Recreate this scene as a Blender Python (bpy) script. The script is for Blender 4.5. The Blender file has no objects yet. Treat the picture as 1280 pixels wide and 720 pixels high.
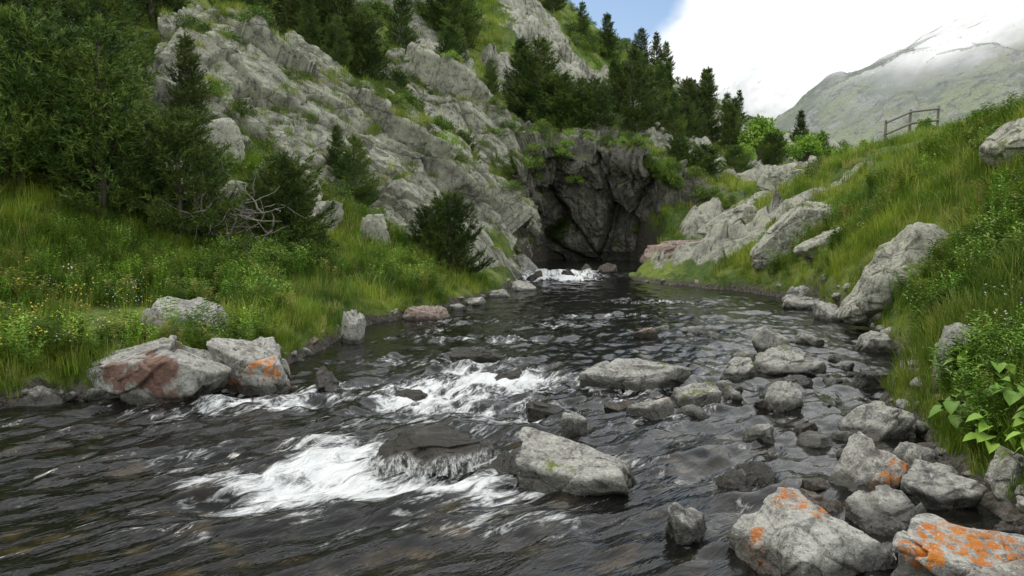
import bpy, bmesh, math, numpy as np
from mathutils import Vector, Euler
D=bpy.data; S=bpy.context.scene
rad=math.radians
# ---------------------------------------------------------------- numpy noise
def h3(ix,iy,iz,s):
    n=(ix.astype(np.int64)*374761393+iy.astype(np.int64)*668265263+iz.astype(np.int64)*2147483647+s*1274126177)&0xffffffff
    n=((n^(n>>13))*1274126177)&0xffffffff
    n=((n^(n>>16))*2246822519)&0xffffffff
    n=(n^(n>>15))&0xffffffff
    return n/4294967295.0
def vn(p,s=0):
    i=np.floor(p).astype(np.int64); f=p-i; f=f*f*(3-2*f); r=0
    for a in (0,1):
        wx=f[:,0] if a else 1-f[:,0]
        for b in (0,1):
            wy=f[:,1] if b else 1-f[:,1]
            for c in (0,1):
                wz=f[:,2] if c else 1-f[:,2]
                r=r+wx*wy*wz*h3(i[:,0]+a,i[:,1]+b,i[:,2]+c,s)
    return r*2-1
def fbm(p,o=4,s=0,g=.5):
    r=0;a=1;t=0
    for k in range(o):
        r=r+a*vn(p*2.03**k+k*17.3,s+k);t+=a;a*=g
    return r/t
def facet(p,s=0,cr=.3):
    i=np.floor(p).astype(np.int64); n=len(p)
    b1=np.full(n,9.);b2=np.full(n,9.);val=np.zeros(n)
    for a in (-1,0,1):
        for b in (-1,0,1):
            for c in (-1,0,1):
                x=i[:,0]+a;y=i[:,1]+b;z=i[:,2]+c
                cx=x+h3(x,y,z,s);cy=y+h3(x,y,z,s+1);cz=z+h3(x,y,z,s+2)
                dx=p[:,0]-cx;dy=p[:,1]-cy;dz=p[:,2]-cz
                d=dx*dx+dy*dy+dz*dz
                v=(h3(x,y,z,s+3)-.5)*1.2+dx*(h3(x,y,z,s+4)-.5)*1.6+dy*(h3(x,y,z,s+5)-.5)*1.6+dz*(h3(x,y,z,s+6)-.5)*1.6
                m=d<b1
                b2=np.where(m,b1,np.minimum(b2,d)); val=np.where(m,v,val); b1=np.where(m,d,b1)
    e=np.sqrt(b2)-np.sqrt(b1)
    return val-cr*np.clip(1-e/.07,0,1)
def ss(a,b,x):
    t=np.clip((x-a)/(b-a),0,1); return t*t*(3-2*t)
# ---------------------------------------------------------------- mesh helpers
def mk(name,V,F,mat=None,smooth=True,attrs=None,link=True):
    V=np.asarray(V,dtype=np.float32);F=np.asarray(F,dtype=np.int32)
    me=D.meshes.new(name);me.vertices.add(len(V));me.vertices.foreach_set('co',V.ravel())
    n,k=F.shape
    me.loops.add(n*k);me.loops.foreach_set('vertex_index',F.ravel())
    me.polygons.add(n);me.polygons.foreach_set('loop_start',np.arange(0,n*k,k,dtype=np.int32))
    me.update(calc_edges=True)
    me.polygons.foreach_set('use_smooth',np.full(n,smooth))
    if attrs:
        for a,v in attrs.items():
            v=np.asarray(v,dtype=np.float32)
            if v.ndim==1: at=me.attributes.new(a,'FLOAT','POINT');at.data.foreach_set('value',v)
            else: at=me.attributes.new(a,'FLOAT_VECTOR','POINT');at.data.foreach_set('vector',v.ravel())
    if mat: me.materials.append(mat)
    ob=D.objects.new(name,me)
    if link: S.collection.objects.link(ob)
    return ob
def gridF(nr,nc):
    a=np.arange(nr*nc).reshape(nr,nc)
    return np.stack([a[:-1,:-1],a[:-1,1:],a[1:,1:],a[1:,:-1]],-1).reshape(-1,4)
def tube(pts,rs,k=6):
    pts=np.asarray(pts,float);n=len(pts);T=np.gradient(pts,axis=0);T/=np.linalg.norm(T,axis=1)[:,None]+1e-9
    ref=np.array([.31,.2,.93]) if abs(T[0,2])<.8 else np.array([1.,0.1,0])
    U=np.cross(T,ref);U/=np.linalg.norm(U,axis=1)[:,None]+1e-9;W=np.cross(T,U)
    a=np.linspace(0,2*np.pi,k,endpoint=False)
    V=(pts[:,None]+np.asarray(rs)[:,None,None]*(np.cos(a)[None,:,None]*U[:,None]+np.sin(a)[None,:,None]*W[:,None])).reshape(-1,3)
    F=[[i*k+j,i*k+(j+1)%k,(i+1)*k+(j+1)%k,(i+1)*k+j] for i in range(n-1) for j in range(k)]
    return V,np.array(F)
def join(parts):
    V=[];F=[];o=0
    for v,f in parts:
        V.append(v);F.append(np.asarray(f)+o);o+=len(v)
    return np.concatenate(V),np.concatenate(F)
# ---------------------------------------------------------------- node helpers
def nd(nt,t,ins=None,**pr):
    n=nt.nodes.new(t)
    for k,v in pr.items(): setattr(n,k,v)
    for k,v in (ins or {}).items():
        if isinstance(v,bpy.types.NodeSocket): nt.links.new(v,n.inputs[k])
        else: n.inputs[k].default_value=v
    return n
def c4(c): return (c[0],c[1],c[2],1)
def mix(nt,f,a,b,mode='MIX'):
    n=nd(nt,'ShaderNodeMix',data_type='RGBA',blend_type=mode)
    for i,v in ((0,f),(6,a),(7,b)):
        if isinstance(v,bpy.types.NodeSocket): nt.links.new(v,n.inputs[i])
        else: n.inputs[i].default_value=c4(v) if i else v
    return n.outputs[2]
def mr(nt,v,a,b,c=0,d=1): return nd(nt,'ShaderNodeMapRange',{0:v,1:a,2:b,3:c,4:d},interpolation_type='SMOOTHSTEP').outputs[0]
def mth(nt,op,a,b=0): return nd(nt,'ShaderNodeMath',{0:a,1:b},operation=op).outputs[0]
def noi(nt,vec,sc,det=4,rough=.6,dist=0): return nd(nt,'ShaderNodeTexNoise',{'Vector':vec,'Scale':sc,'Detail':det,'Roughness':rough,'Distortion':dist}).outputs[0]
def mapv(nt,v,sc=(1,1,1),loc=(0,0,0)): return nd(nt,'ShaderNodeMapping',{0:v,1:loc,3:sc}).outputs[0]
def newmat(name):
    m=D.materials.new(name);m.use_nodes=True;nt=m.node_tree;nt.nodes.clear()
    out=nd(nt,'ShaderNodeOutputMaterial');b=nd(nt,'ShaderNodeBsdfPrincipled');nt.links.new(b.outputs[0],out.inputs[0])
    return m,nt,b,out
def rockcol(nt,pos,base,dark,lichen,la,s=1.,ck=0):
    n1=noi(nt,pos,.9*s,4,.65,.4);n2=noi(nt,mapv(nt,pos,(1,1,1),(7,3,1)),5*s,6,.76);n3=noi(nt,pos,42,3,.8)
    c=mix(nt,mr(nt,n1,.36,.56),dark,base)
    c=mix(nt,mth(nt,'MULTIPLY',mr(nt,n2,.48,.58),la),c,lichen)
    c=mix(nt,mth(nt,'MULTIPLY',mr(nt,n2,.45,.36),.7),c,tuple(x*.45 for x in dark))
    st=noi(nt,mapv(nt,pos,(2.2,2.2,.45)),2.0*s,4,.78)
    c=mix(nt,mth(nt,'MULTIPLY',mr(nt,st,.55,.66),.75),c,tuple(x*.35 for x in dark))
    hgt=mth(nt,'ADD',n2,mth(nt,'MULTIPLY',n3,.16))
    if ck:
        vo=nd(nt,'ShaderNodeTexVoronoi',{'Vector':mix(nt,.35,mapv(nt,pos,(.6,1,1.5)),nd(nt,'ShaderNodeTexNoise',{'Vector':pos,'Scale':2.5*s}).outputs[1]),'Scale':1.5*s},feature='DISTANCE_TO_EDGE').outputs[0]
        crack=mth(nt,'MAXIMUM',mr(nt,vo,0,.03),mr(nt,n1,.5,.56))
        c=mix(nt,mth(nt,'MULTIPLY',mth(nt,'SUBTRACT',1,crack),ck),c,(.02,.02,.018))
        hgt=mth(nt,'ADD',hgt,mth(nt,'MULTIPLY',crack,.25))
    c=mix(nt,mth(nt,'MULTIPLY',mr(nt,n3,.45,.33),.65),c,(.06,.055,.05))
    c=mix(nt,mth(nt,'MULTIPLY',mr(nt,n3,.56,.68),.55),c,tuple(min(1,x*1.45) for x in lichen))
    return c,hgt
def rock_mat(name,base=(.37,.36,.33),dark=(.21,.205,.19),lichen=(.52,.52,.46),la=.75,orange=0,red=0,moss=0,s=1.,wetz=.05,bd=.055,ck=0):
    m,nt,b,out=newmat(name);g=nd(nt,'ShaderNodeNewGeometry');pos=g.outputs[0]
    c,h=rockcol(nt,pos,base,dark,lichen,la,s,ck)
    if red: c=mix(nt,mth(nt,'MULTIPLY',mr(nt,noi(nt,mapv(nt,pos,(1,1,1),(3,8,5)),1.3,4),.6-.06*red,.65-.06*red),.8),c,(.18,.07,.04))
    if orange:
        o=mth(nt,'MULTIPLY',mr(nt,noi(nt,mapv(nt,pos,(1,1,1),(1.2,4,2)),2.6,2),.6-.05*orange,.64-.05*orange),mr(nt,noi(nt,pos,16,5,.85),.47,.54))
        c=mix(nt,o,c,mix(nt,noi(nt,pos,9,3),(.5,.11,.015),(.75,.3,.03)))
    xyz=nd(nt,'ShaderNodeSeparateXYZ',{0:g.outputs[1]});pz=nd(nt,'ShaderNodeSeparateXYZ',{0:pos}).outputs[2]
    if moss:
        mo=mth(nt,'MULTIPLY',mr(nt,xyz.outputs[2],.1,.7),mr(nt,noi(nt,pos,1.7,5,.75),.6-.1*moss,.66-.08*moss))
        c=mix(nt,mo,c,mix(nt,noi(nt,pos,20,2),(.06,.09,.015),(.22,.26,.06)))
    wet=mr(nt,mth(nt,'SUBTRACT',pz,mth(nt,'MULTIPLY',noi(nt,pos,6,2),.1)),wetz+.02,wetz-.05)
    c=mix(nt,mth(nt,'MULTIPLY',wet,.8),c,(.018,.016,.01))
    nt.links.new(c,b.inputs['Base Color'])
    nt.links.new(mr(nt,wet,0,1,.85,.2),b.inputs['Roughness'])
    bp=nd(nt,'ShaderNodeBump',{'Height':h,'Distance':bd,'Strength':.9});nt.links.new(bp.outputs[0],b.inputs['Normal'])
    return m
def leaf_mat(name,c1,c2,c3=None,rough=.6,trans=0,nsc=1.5):
    m,nt,b,out=newmat(name);g=nd(nt,'ShaderNodeNewGeometry');oi=nd(nt,'ShaderNodeObjectInfo')
    c=mix(nt,mr(nt,noi(nt,g.outputs[0],nsc,1),.35,.65),c1,c2)
    if c3: c=mix(nt,mr(nt,oi.outputs['Random'],.72,.95),c,c3)
    c=mix(nt,1,c,mr(nt,oi.outputs['Random'],0,1,.7,1.25),'MULTIPLY')
    nt.links.new(c,b.inputs['Base Color']);b.inputs['Roughness'].default_value=rough
    b.inputs['Specular IOR Level'].default_value=.25
    if trans:
        t=nd(nt,'ShaderNodeBsdfTranslucent',{0:c});mx=nd(nt,'ShaderNodeMixShader',{0:trans,1:b.outputs[0],2:t.outputs[0]})
        nt.links.new(mx.outputs[0],out.inputs[0])
    return m
# ---------------------------------------------------------------- layout
def XL(y): return np.interp(y,[-20,5,6.3,7.3,8.2,10,14.5,17,20,24.5,29,33,36],[-12,-10,-6.2,-4.3,-2.8,-2.5,-2.0,-1.2,-.1,.2,.4,.6,1.6])
def XR(y): return np.interp(y,[-20,0,3.7,5,6.9,8.5,10,12,14.5,18,20,22,24.5,26.5,29,32,36],[-1,2.0,2.5,2.7,3.3,4.3,5.0,5.4,6.1,6.5,6.3,5.6,4.2,3.3,4.2,6.0,5.6])
CP=np.array([(-4.5,7.8,.3),(-3,9,.35),(-3,11,.4),(-2.7,14,.45),(-1.7,19,.5),(-.6,23,.5),(-7,8.5,.5),(-10,8,.9),(-5,12,.8),(-4,16,1.0),(-2.5,20,1.0),
(-8,12,1.6),(-6,15,1.7),(-7,18,3.0),(-9,18,4.3),(-12,17,5.5),(-10,22,5.2),(-8,22,4.7),(-6.5,22.8,4.1),(-4.8,23.3,2.9),(-3,23.5,2.1),(-1.5,24,1.4),
(-10.5,26,7.4),(-9,26,7.6),(-6.6,26.5,6.6),(-4.5,26.5,5.3),(-3,26.5,4.2),(-1.5,27,3),(-.3,28,1.6),(-3.5,30,4.4),(-1.5,30,3),(-4,33.5,7.4),(-1.8,33.5,6.4),(0,35,5.2),
(-15,40,15),(-20,25,12.5),(-30,45,26),(0,60,20),(-10,55,23),(0,45,12.5),(0,40.5,8.3),(-6,39,10.5),(3,40.5,7),(6,39.5,5.8),(8,36,4),(8,33,2.5),(10,40,4.4),
(10,50,8),(13.4,68,14.5),(22,70,10.5),(28,75,8.8),(12,56,8.2),(18,50,5.6),(14,42,4.1),(20,40,4.6),(30,50,5.5),
(3.5,5,.45),(3.9,6.2,.6),(4.8,7.5,1.2),(6.4,10,2.1),(9,14,3.5),(4.9,8.6,.9),(5.6,10.5,.65),(6.9,15,1.3),(6.7,14,.6),(8.8,19,2.6),(10.5,25,3.8),(7.1,19,.7),(8.2,20,1.8),(7,24,1.0),
(9,27,2.9),(6,27,.6),(5.5,29.5,.4),(7.4,30,1.3),(12,27,4.1),(15,32,4.9),(17,32,5.3),(10.9,20,3.8),(11.6,18,4.1),(16,20,5),(20,30,5.8),(14,14,5),(10,8,3.6),(8,5,2.6),(6,3,1.8),(5.4,0,1.5),(3.7,2,.5),(3.2,4,.35),(10,0,3.5),(20,0,7),
(60,60,12),(-60,60,45),(60,0,18),(-60,0,30),(-15,0,3),(-15,-12,4),(20,100,10),(40,100,8),(12,100,17),(-10,100,40),(5,-15,2),(60,100,12),(-60,100,60),(0,75,27)],float)
def K(a,b): return np.sqrt(((a[:,None]-b[None])**2).sum(-1)+.05)
n=len(CP);A=np.zeros((n+3,n+3));A[:n,:n]=K(CP[:,:2],CP[:,:2])-.02*np.eye(n);A[:n,n]=1;A[:n,n+1:]=CP[:,:2];A[n:,:n]=A[:n,n:].T
WT=np.linalg.solve(A,np.concatenate([CP[:,2],np.zeros(3)]))
def edge(x,y): return np.maximum(np.maximum(XL(y)-x,x-XR(y)),y-39.5)
def wob(x,y): return fbm(np.stack([x*.9,y*.9,x*0],-1),3,5)*.35
SPOTS=[(3.8,48,4.5),(-9,21,2),(-12.5,15,1.8),(-9.5,14.5,1.0),(-15,22,3),(9.5,46,2),(-4,41,2.2),(15,60,4),(-8,45,3),(24,60,4),(7.8,31.4,1.2),(1,55,3.5)]
def rk(x,y):
    p=np.stack([x,y,x*0],-1)
    m=ss(.22,.34,fbm(p*.16,4,9))*ss(14,24,y)*ss(30,10,x)*.9
    for a,b,r in SPOTS: m=np.maximum(m,ss(1.25,.7,np.hypot(x-a,y-b)/r+.35*fbm(p*.7,3,3)))
    return m
def H(x,y):
    x=np.asarray(x,float);y=np.asarray(y,float);P=np.stack([x,y],-1)
    z=np.empty(len(x))
    for i in range(0,len(x),40000):
        q=P[i:i+40000];z[i:i+40000]=K(q,CP[:,:2])@WT[:n]+WT[n]+q@WT[n+1:]
    r=np.hypot(x,y)
    f=ss(100,190,r);z=z*(1-f)+4*f
    p=np.stack([x,y,x*0],-1)
    e=edge(x,y)+wob(x,y)
    z=z+fbm(p*.5,4,2)*.4*ss(.5,6,e)*ss(0,15,r)+fbm(p*3,3,4)*.05
    z=np.where(e>0,np.maximum(z,.12+.1*np.clip(e,0,2)),z)
    bed=-.32+fbm(p*2.2,3,8)*.12
    s=ss(-.35,.55,e)
    return bed*(1-s)+z*s
def flow(x,y):
    xc=np.interp(y,[-5,0,3.5,5,7,10,15,20,25,30,38],[-11,-6,-2.6,-1.3,-.1,1,2,2.8,2.3,1.9,2.5])
    return x-xc
# ---------------------------------------------------------------- materials
rockG=rock_mat('granite',s=2.0,moss=.15)
rockO=rock_mat('granite_orange_lichen',base=(.43,.42,.39),dark=(.28,.26,.23),lichen=(.57,.57,.51),orange=1.5,s=2.2)
rockR=rock_mat('granite_rust',red=1.2,s=2.2,moss=.2)
rockRed=rock_mat('red_granite',base=(.3,.215,.17),dark=(.19,.14,.115),lichen=(.42,.37,.32),la=.65,s=2)
rockD=rock_mat('wet_dark_rock',base=(.085,.07,.055),dark=(.035,.03,.022),lichen=(.13,.12,.09),la=.3,wetz=.12,s=2)
rockM=rock_mat('mossy_granite',moss=.4,s=1.6)
slabM=rock_mat('pale_slab_rock',base=(.43,.42,.36),dark=(.25,.245,.2),lichen=(.54,.56,.42),la=.8,moss=.45,s=1.3,bd=.08,ck=.4)
cliffM=rock_mat('cliff_rock',base=(.43,.42,.36),dark=(.23,.225,.19),lichen=(.53,.56,.4),la=.8,moss=.5,s=.8,bd=.12,ck=.45)
gorgeM=rock_mat('gorge_rock_shaded',base=(.18,.17,.15),dark=(.06,.055,.047),lichen=(.32,.33,.24),la=.55,moss=.9,s=.9,bd=.15,wetz=.7,ck=.4)  # dark base colour and raised wet band paint in the recess shade
def terrain_mat():
    m,nt,b,out=newmat('terrain');g=nd(nt,'ShaderNodeNewGeometry');pos=g.outputs[0]
    rc,h=rockcol(nt,pos,(.4,.39,.34),(.2,.195,.165),(.51,.54,.38),.75,.9)
    a=nd(nt,'ShaderNodeAttribute',attribute_name='rk').outputs['Fac']
    e=nd(nt,'ShaderNodeAttribute',attribute_name='edge').outputs['Fac']
    gr=mix(nt,mr(nt,noi(nt,pos,.35,5,.7),.38,.62),(.075,.135,.018),(.21,.28,.04))
    nz=noi(nt,pos,2.6,5,.78)
    gr=mix(nt,mth(nt,'MULTIPLY',mr(nt,nz,.47,.64),.8),gr,(.035,.055,.014))
    gr=mix(nt,mth(nt,'MULTIPLY',mr(nt,noi(nt,mapv(nt,pos,(1,1,1),(9,9,9)),1.1,4,.75),.6,.72),.6),gr,(.26,.25,.08))
    f=mr(nt,mth(nt,'ADD',a,mth(nt,'MULTIPLY',mth(nt,'SUBTRACT',nz,.5),1.4)),.42,.56)
    c=mix(nt,f,gr,rc)
    gv=mix(nt,mr(nt,noi(nt,pos,14,4,.8),.4,.62),(.035,.03,.02),(.15,.135,.11))
    jit=mth(nt,'MULTIPLY',mth(nt,'SUBTRACT',nz,.5),.5)
    lo=mth(nt,'MAXIMUM',mr(nt,mth(nt,'ADD',e,jit),.3,.08),mr(nt,mth(nt,'ADD',nd(nt,'ShaderNodeSeparateXYZ',{0:pos}).outputs[2],jit),.2,.1))
    c=mix(nt,lo,c,gv)
    nt.links.new(c,b.inputs['Base Color']);b.inputs['Roughness'].default_value=.9
    bp=nd(nt,'ShaderNodeBump',{'Height':mth(nt,'ADD',h,nz),'Distance':.12});nt.links.new(bp.outputs[0],b.inputs['Normal'])
    return m
terrM=terrain_mat()
# ---------------------------------------------------------------- terrain sheet
th=np.concatenate([np.arange(-180,-64,3),np.arange(-63,48,.2),np.arange(48,181,3)])*np.pi/180
rr=np.concatenate([[.3],np.exp(np.arange(math.log(1.2),math.log(130),.0085)),np.exp(np.linspace(math.log(133),math.log(2500),30))])
TT,RR=np.meshgrid(th,rr);x=(np.sin(TT)*RR).ravel();y=(np.cos(TT)*RR).ravel()
z=H(x,y);m=rk(x,y)*ss(110,90,np.hypot(x,y));e=edge(x,y)+wob(x,y);m=m*ss(.3,1.5,e)
V=np.stack([x,y,z],-1);k=m>.02
d=np.zeros(len(x));q=V[k]*np.array([.6,.8,.8]);d[k]=facet(q,3)*.7+facet(q*2.7,8)*.22
V[:,2]+=d*m*1.1+m*.25;V[:,1]-=d*m*.5
mk('terrain',V,gridF(len(rr),len(th)),terrM,attrs={'rk':m,'edge':e})
# ---------------------------------------------------------------- rock outcrops (control grids)
LED=[]
def cubic(P,n):
    k=len(P);t=np.linspace(0,k-1,n);i=np.minimum(t.astype(int),k-2);f=(t-i)[:,None,None]
    Pp=np.concatenate([[2*P[0]-P[1]],P,[2*P[-1]-P[-2]]]);a,b,c,d=Pp[i],Pp[i+1],Pp[i+2],Pp[i+3]
    return .5*(2*b+(c-a)*f+(2*a-5*b+4*c-d)*f**2+(3*b-a-3*c+d)*f**3)
def nrm(v): return v/(np.linalg.norm(v,axis=-1)[...,None]+1e-9)
def outcrop(name,rows,nu,nv,mat,amp=.5,sc=.9,seed=1,ax=(.78,.2,-.58),el=.38,lt=.78):
    P=np.array(rows,float);P=cubic(P,nv);P=cubic(P.transpose(1,0,2),nu).transpose(1,0,2)
    N=nrm(np.cross(np.gradient(P,axis=1),np.gradient(P,axis=0)))
    V=P.reshape(-1,3);N=N.reshape(-1,3);a=np.array(ax)/np.linalg.norm(ax);al=V@a
    q=(V-al[:,None]*a*(1-el))*sc+fbm(V*.7,2,seed)[:,None]*.18
    h=facet(q*.75,seed)*1.0+facet(q*1.9,seed+9)*.3+facet(q*5,seed+19)*.09+fbm(V*6,3,seed)*.035
    V=V+N*(h*amp)[:,None];W_=V.reshape(P.shape)
    Nn=nrm(np.cross(np.gradient(W_,axis=1),np.gradient(W_,axis=0))).reshape(-1,3)
    k=(Nn[:,2]>lt)&(np.random.default_rng(seed).uniform(size=len(V))<.1);LED.append(V[k])
    return mk(name,V,gridF(nv,nu),mat)
outcrop('rock_outcrop',[
[(-9.8,18.6,1.9),(-7.6,19,2.2),(-6,20,1.7),(-4.4,20.8,.8),(-2.8,21.4,.4),(-1.4,22,.1),(.15,23.5,-.5)],
[(-10,22,5.4),(-8,22,5.1),(-6.5,22.6,4.7),(-4.8,23,3.6),(-3,23.3,2.8),(-1.5,23.8,2.1),(.35,24.6,.6)],
[(-10.5,25,7.9),(-9,25.5,8.5),(-6.6,26,7.4),(-4.5,26,6.2),(-3,26,5.1),(-1.5,26.3,3.9),(.3,27,1.8)],
[(-11,29,6.8),(-9,28.6,7.0),(-6.6,28.5,6.2),(-4.5,28.5,4.6),(-3,28.5,3.6),(-1.5,29,2.4),(.2,29.5,-.5)]],520,380,cliffM,.75,.8,1)
outcrop('rock_outcrop',[
[(-6,29.5,5),(-3.5,29.5,4),(-1.5,29.5,2.2),(0.2,30.5,.6),(1.0,31.5,.0)],
[(-6,32,7.4),(-4,32,6.7),(-2,32,5.9),(-.2,32.3,4.2),(.9,32.8,2.3)],
[(-6,34,8.9),(-4,34,8.6),(-1.8,34,7.6),(0,34.3,6.0),(1,34.5,4.3)],
[(-6,38,9),(-4,38,8.6),(-2,38,7.4),(0,38,6.6),(1,38,5)]],380,300,cliffM,.75,.75,31)
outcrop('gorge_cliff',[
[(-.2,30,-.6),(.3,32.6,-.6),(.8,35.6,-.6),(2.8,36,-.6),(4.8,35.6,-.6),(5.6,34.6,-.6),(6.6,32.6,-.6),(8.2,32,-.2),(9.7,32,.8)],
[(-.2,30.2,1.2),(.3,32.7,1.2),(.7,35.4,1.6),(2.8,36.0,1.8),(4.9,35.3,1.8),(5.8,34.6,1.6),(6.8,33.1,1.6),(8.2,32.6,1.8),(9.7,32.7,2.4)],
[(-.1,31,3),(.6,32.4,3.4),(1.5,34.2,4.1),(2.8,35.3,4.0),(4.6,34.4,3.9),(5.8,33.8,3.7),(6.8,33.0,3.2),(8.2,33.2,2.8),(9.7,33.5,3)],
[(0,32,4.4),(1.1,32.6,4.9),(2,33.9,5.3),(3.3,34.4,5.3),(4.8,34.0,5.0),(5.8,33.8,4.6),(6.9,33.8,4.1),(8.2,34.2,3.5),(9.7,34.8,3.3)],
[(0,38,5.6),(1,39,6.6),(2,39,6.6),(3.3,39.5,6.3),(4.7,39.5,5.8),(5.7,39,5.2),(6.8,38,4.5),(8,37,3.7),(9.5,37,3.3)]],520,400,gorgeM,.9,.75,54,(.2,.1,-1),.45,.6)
# ---------------------------------------------------------------- boulders
ico={}
def icos(k):
    if k not in ico:
        bm=bmesh.new();bmesh.ops.create_icosphere(bm,subdivisions=k,radius=1);bm.verts.ensure_lookup_table()
        ico[k]=(np.array([v.co[:] for v in bm.verts]),np.array([[v.index for v in f.verts] for f in bm.faces]));bm.free()
    return ico[k]
def bshape(seed,k=6,npl=10,sharp=40,flat=True):
    N,F=icos(k);r=np.random.default_rng(seed)
    pn=r.normal(size=(npl,3));pn/=np.linalg.norm(pn,axis=1)[:,None];ph=r.uniform(.55,.9,npl)
    if flat:
        t=np.array([r.uniform(-.35,.35),r.uniform(-.45,.05),1.]);pn=np.vstack([pn,t/np.linalg.norm(t),[0,0,-1]]);ph=np.append(ph,[.55,.7])
    dd=np.clip(N@pn.T,.02,None)/ph
    rad_=1/((dd**sharp).sum(1)**(1/sharp))
    V=N*np.minimum(rad_,1.15)[:,None]
    V=V*(1+.06*fbm(V*1.8+seed,3,seed))[:,None]+N*(facet(V*1.7+seed,seed,.25)*.1)[:,None]+N*(facet(V*4.5+seed,seed+4,.2)*.025)[:,None]+N*(fbm(V*8,3,seed)*.02)[:,None]
    V=V-(V.max(0)+V.min(0))/2
    return V/np.abs(V).max(0),F
RK=[]
def boulder(name,x,y,top,w,dp,h,rz,mat,seed,tilt=(0,0),k=6,foam=0,sharp=40):
    V,F=bshape(seed,k,sharp=sharp);V=V*np.array([w/2,dp/2,h/2])
    ob=mk(name,V,F,mat);ob.location=(x,y,top-h/2);ob.rotation_euler=(rad(tilt[0]),rad(tilt[1]),rad(rz))
    RK.append((x,y,w,dp,foam));return ob
B=boulder
B('boulder',-3.5,7.75,.58,1.5,1.1,.95,6,rockR,11,(-6,-4),7,.3)
B('boulder',-2.68,8.15,.52,.95,.9,.8,20,rockO,12,(4,6),7,.6)
B('boulder',-3.8,9.2,.84,1.05,.8,.85,0,rockG,13,(0,8),6)
B('boulder',-4.45,7.35,.16,.5,.35,.35,0,rockG,14)
B('boulder',-4.75,7.1,.08,.35,.3,.25,20,rockG,91)
B('boulder',-2.3,11.5,.48,.38,.5,.7,0,rockG,15)
B('boulder',-1.55,14.4,.26,.9,.7,.45,10,rockRed,16)
B('boulder',-.75,17.2,.2,.5,.4,.35,10,rockG,92)
B('boulder',-.3,19.2,.22,.6,.5,.4,30,rockG,93)
B('boulder',.3,21.3,.3,.7,.6,.5,0,rockG,94)
B('boulder',-1.1,16.2,.14,.35,.3,.25,10,rockG,95)
B('boulder',1.3,8.2,.3,1.2,.5,.5,4,rockG,17,(0,-9),7,.5)
B('boulder',1.75,7.45,.18,.52,.4,.35,10,rockG,18,(0,4),6,.4)
B('boulder',1.22,6.95,.15,.42,.3,.35,-10,rockO,19,(0,6),6,.4)
B('boulder',.98,7.15,.07,.3,.2,.2,0,rockRed,20)
B('boulder',2.5,8.8,.2,.5,.4,.35,30,rockG,21)
B('boulder',3.2,9.1,.28,.8,.6,.5,-12,rockG,22,(0,-4),6,.3)
B('boulder',3.42,10.5,.35,.48,.45,.6,0,rockG,23)
B('boulder',2.48,7.2,.23,.34,.33,.45,0,rockG,24,(0,0),6,.4)
B('boulder',1.92,6.1,.1,.28,.22,.22,0,rockG,25,(0,0),6,.4)
B('boulder',2.9,12.5,.1,.55,.4,.25,0,rockG,26)
B('boulder',2.05,12.2,.15,.4,.3,.3,0,rockRed,27)
B('boulder',2.4,12.8,.1,.35,.3,.25,0,rockG,28)
B('boulder',-.42,10,.13,.75,.6,.4,0,rockD,29,(0,0),6,1.)
B('boulder',.4,5.1,.25,.84,.66,.55,-15,rockM,30,(-8,8),7,.5)
B('boulder',.0,5.35,.1,.5,.5,.4,30,rockD,31,(0,0),6,.6)
B('boulder',-.57,5.6,.135,.9,.8,.26,4,rockD,32,(2,0),7,.3,12)
B('boulder',.5,6.35,.15,.22,.22,.3,0,rockG,33)
B('boulder',.93,4.15,.18,.28,.27,.35,20,rockG,34,(0,0),6,.4)
B('boulder',1.38,5.0,.07,.32,.3,.3,0,rockD,35,(0,0),6,.4)
B('boulder',1.62,5.15,.07,.26,.3,.3,0,rockD,36,(0,0),6,.4)
B('boulder',1.45,3.74,.32,.8,.62,.62,-16,rockO,37,(-8,5),7,.2)
B('boulder',2.2,3.72,.22,1.2,.8,.5,8,rockO,38,(4,-3),7)
B('boulder',2.27,4.95,.32,.46,.42,.6,30,rockO,39,(0,12),6)
B('boulder',2.55,4.65,.22,.46,.36,.4,-15,rockG,40)
B('boulder',2.1,4.3,.15,.48,.4,.4,15,rockG,41)
B('boulder',2.85,6.25,.25,.55,.6,.55,0,rockG,42,(0,10))
B('boulder',3.7,6.5,.85,.4,.4,.7,10,rockR,43,(0,0))
B('boulder',2.95,4.6,.32,.35,.3,.35,10,rockG,44)
B('boulder',4.9,10.7,.25,.5,.45,.5,10,rockG,45)
B('boulder',3.8,8.3,.14,.5,.35,.3,-10,rockD,46)
B('boulder',4.3,11.4,.16,.45,.4,.35,0,rockG,47)
B('boulder',1.6,9.6,.06,.4,.3,.25,0,rockD,48,(0,0),6,.5)
B('boulder',.3,7.2,.05,.35,.3,.25,0,rockD,49,(0,0),6,.7)
B('boulder',-1.9,8.1,.2,.35,.5,.5,0,rockD,50,(0,0),6,.8)
B('boulder',2.5,3.1,.2,.7,.5,.5,20,rockG,52)
B('boulder',1.8,4.55,.08,.33,.3,.3,20,rockRed,53)
B('boulder',-.1,8.9,.03,.5,.4,.3,0,rockD,54,(0,0),6,.9)
B('boulder',-1.0,7.9,.02,.5,.4,.3,0,rockD,55,(0,0),6,.9)
B('boulder',2.2,8.0,.1,.3,.22,.25,0,rockG,56)
B('boulder',3.0,8.3,.08,.35,.25,.25,20,rockD,58)
B('boulder',2.9,9.9,.12,.3,.25,.25,20,rockG,59)
B('boulder',2.75,5.35,.16,.4,.35,.35,0,rockG,96)
B('boulder',3.05,3.9,.35,.5,.4,.4,30,rockG,97)
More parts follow.
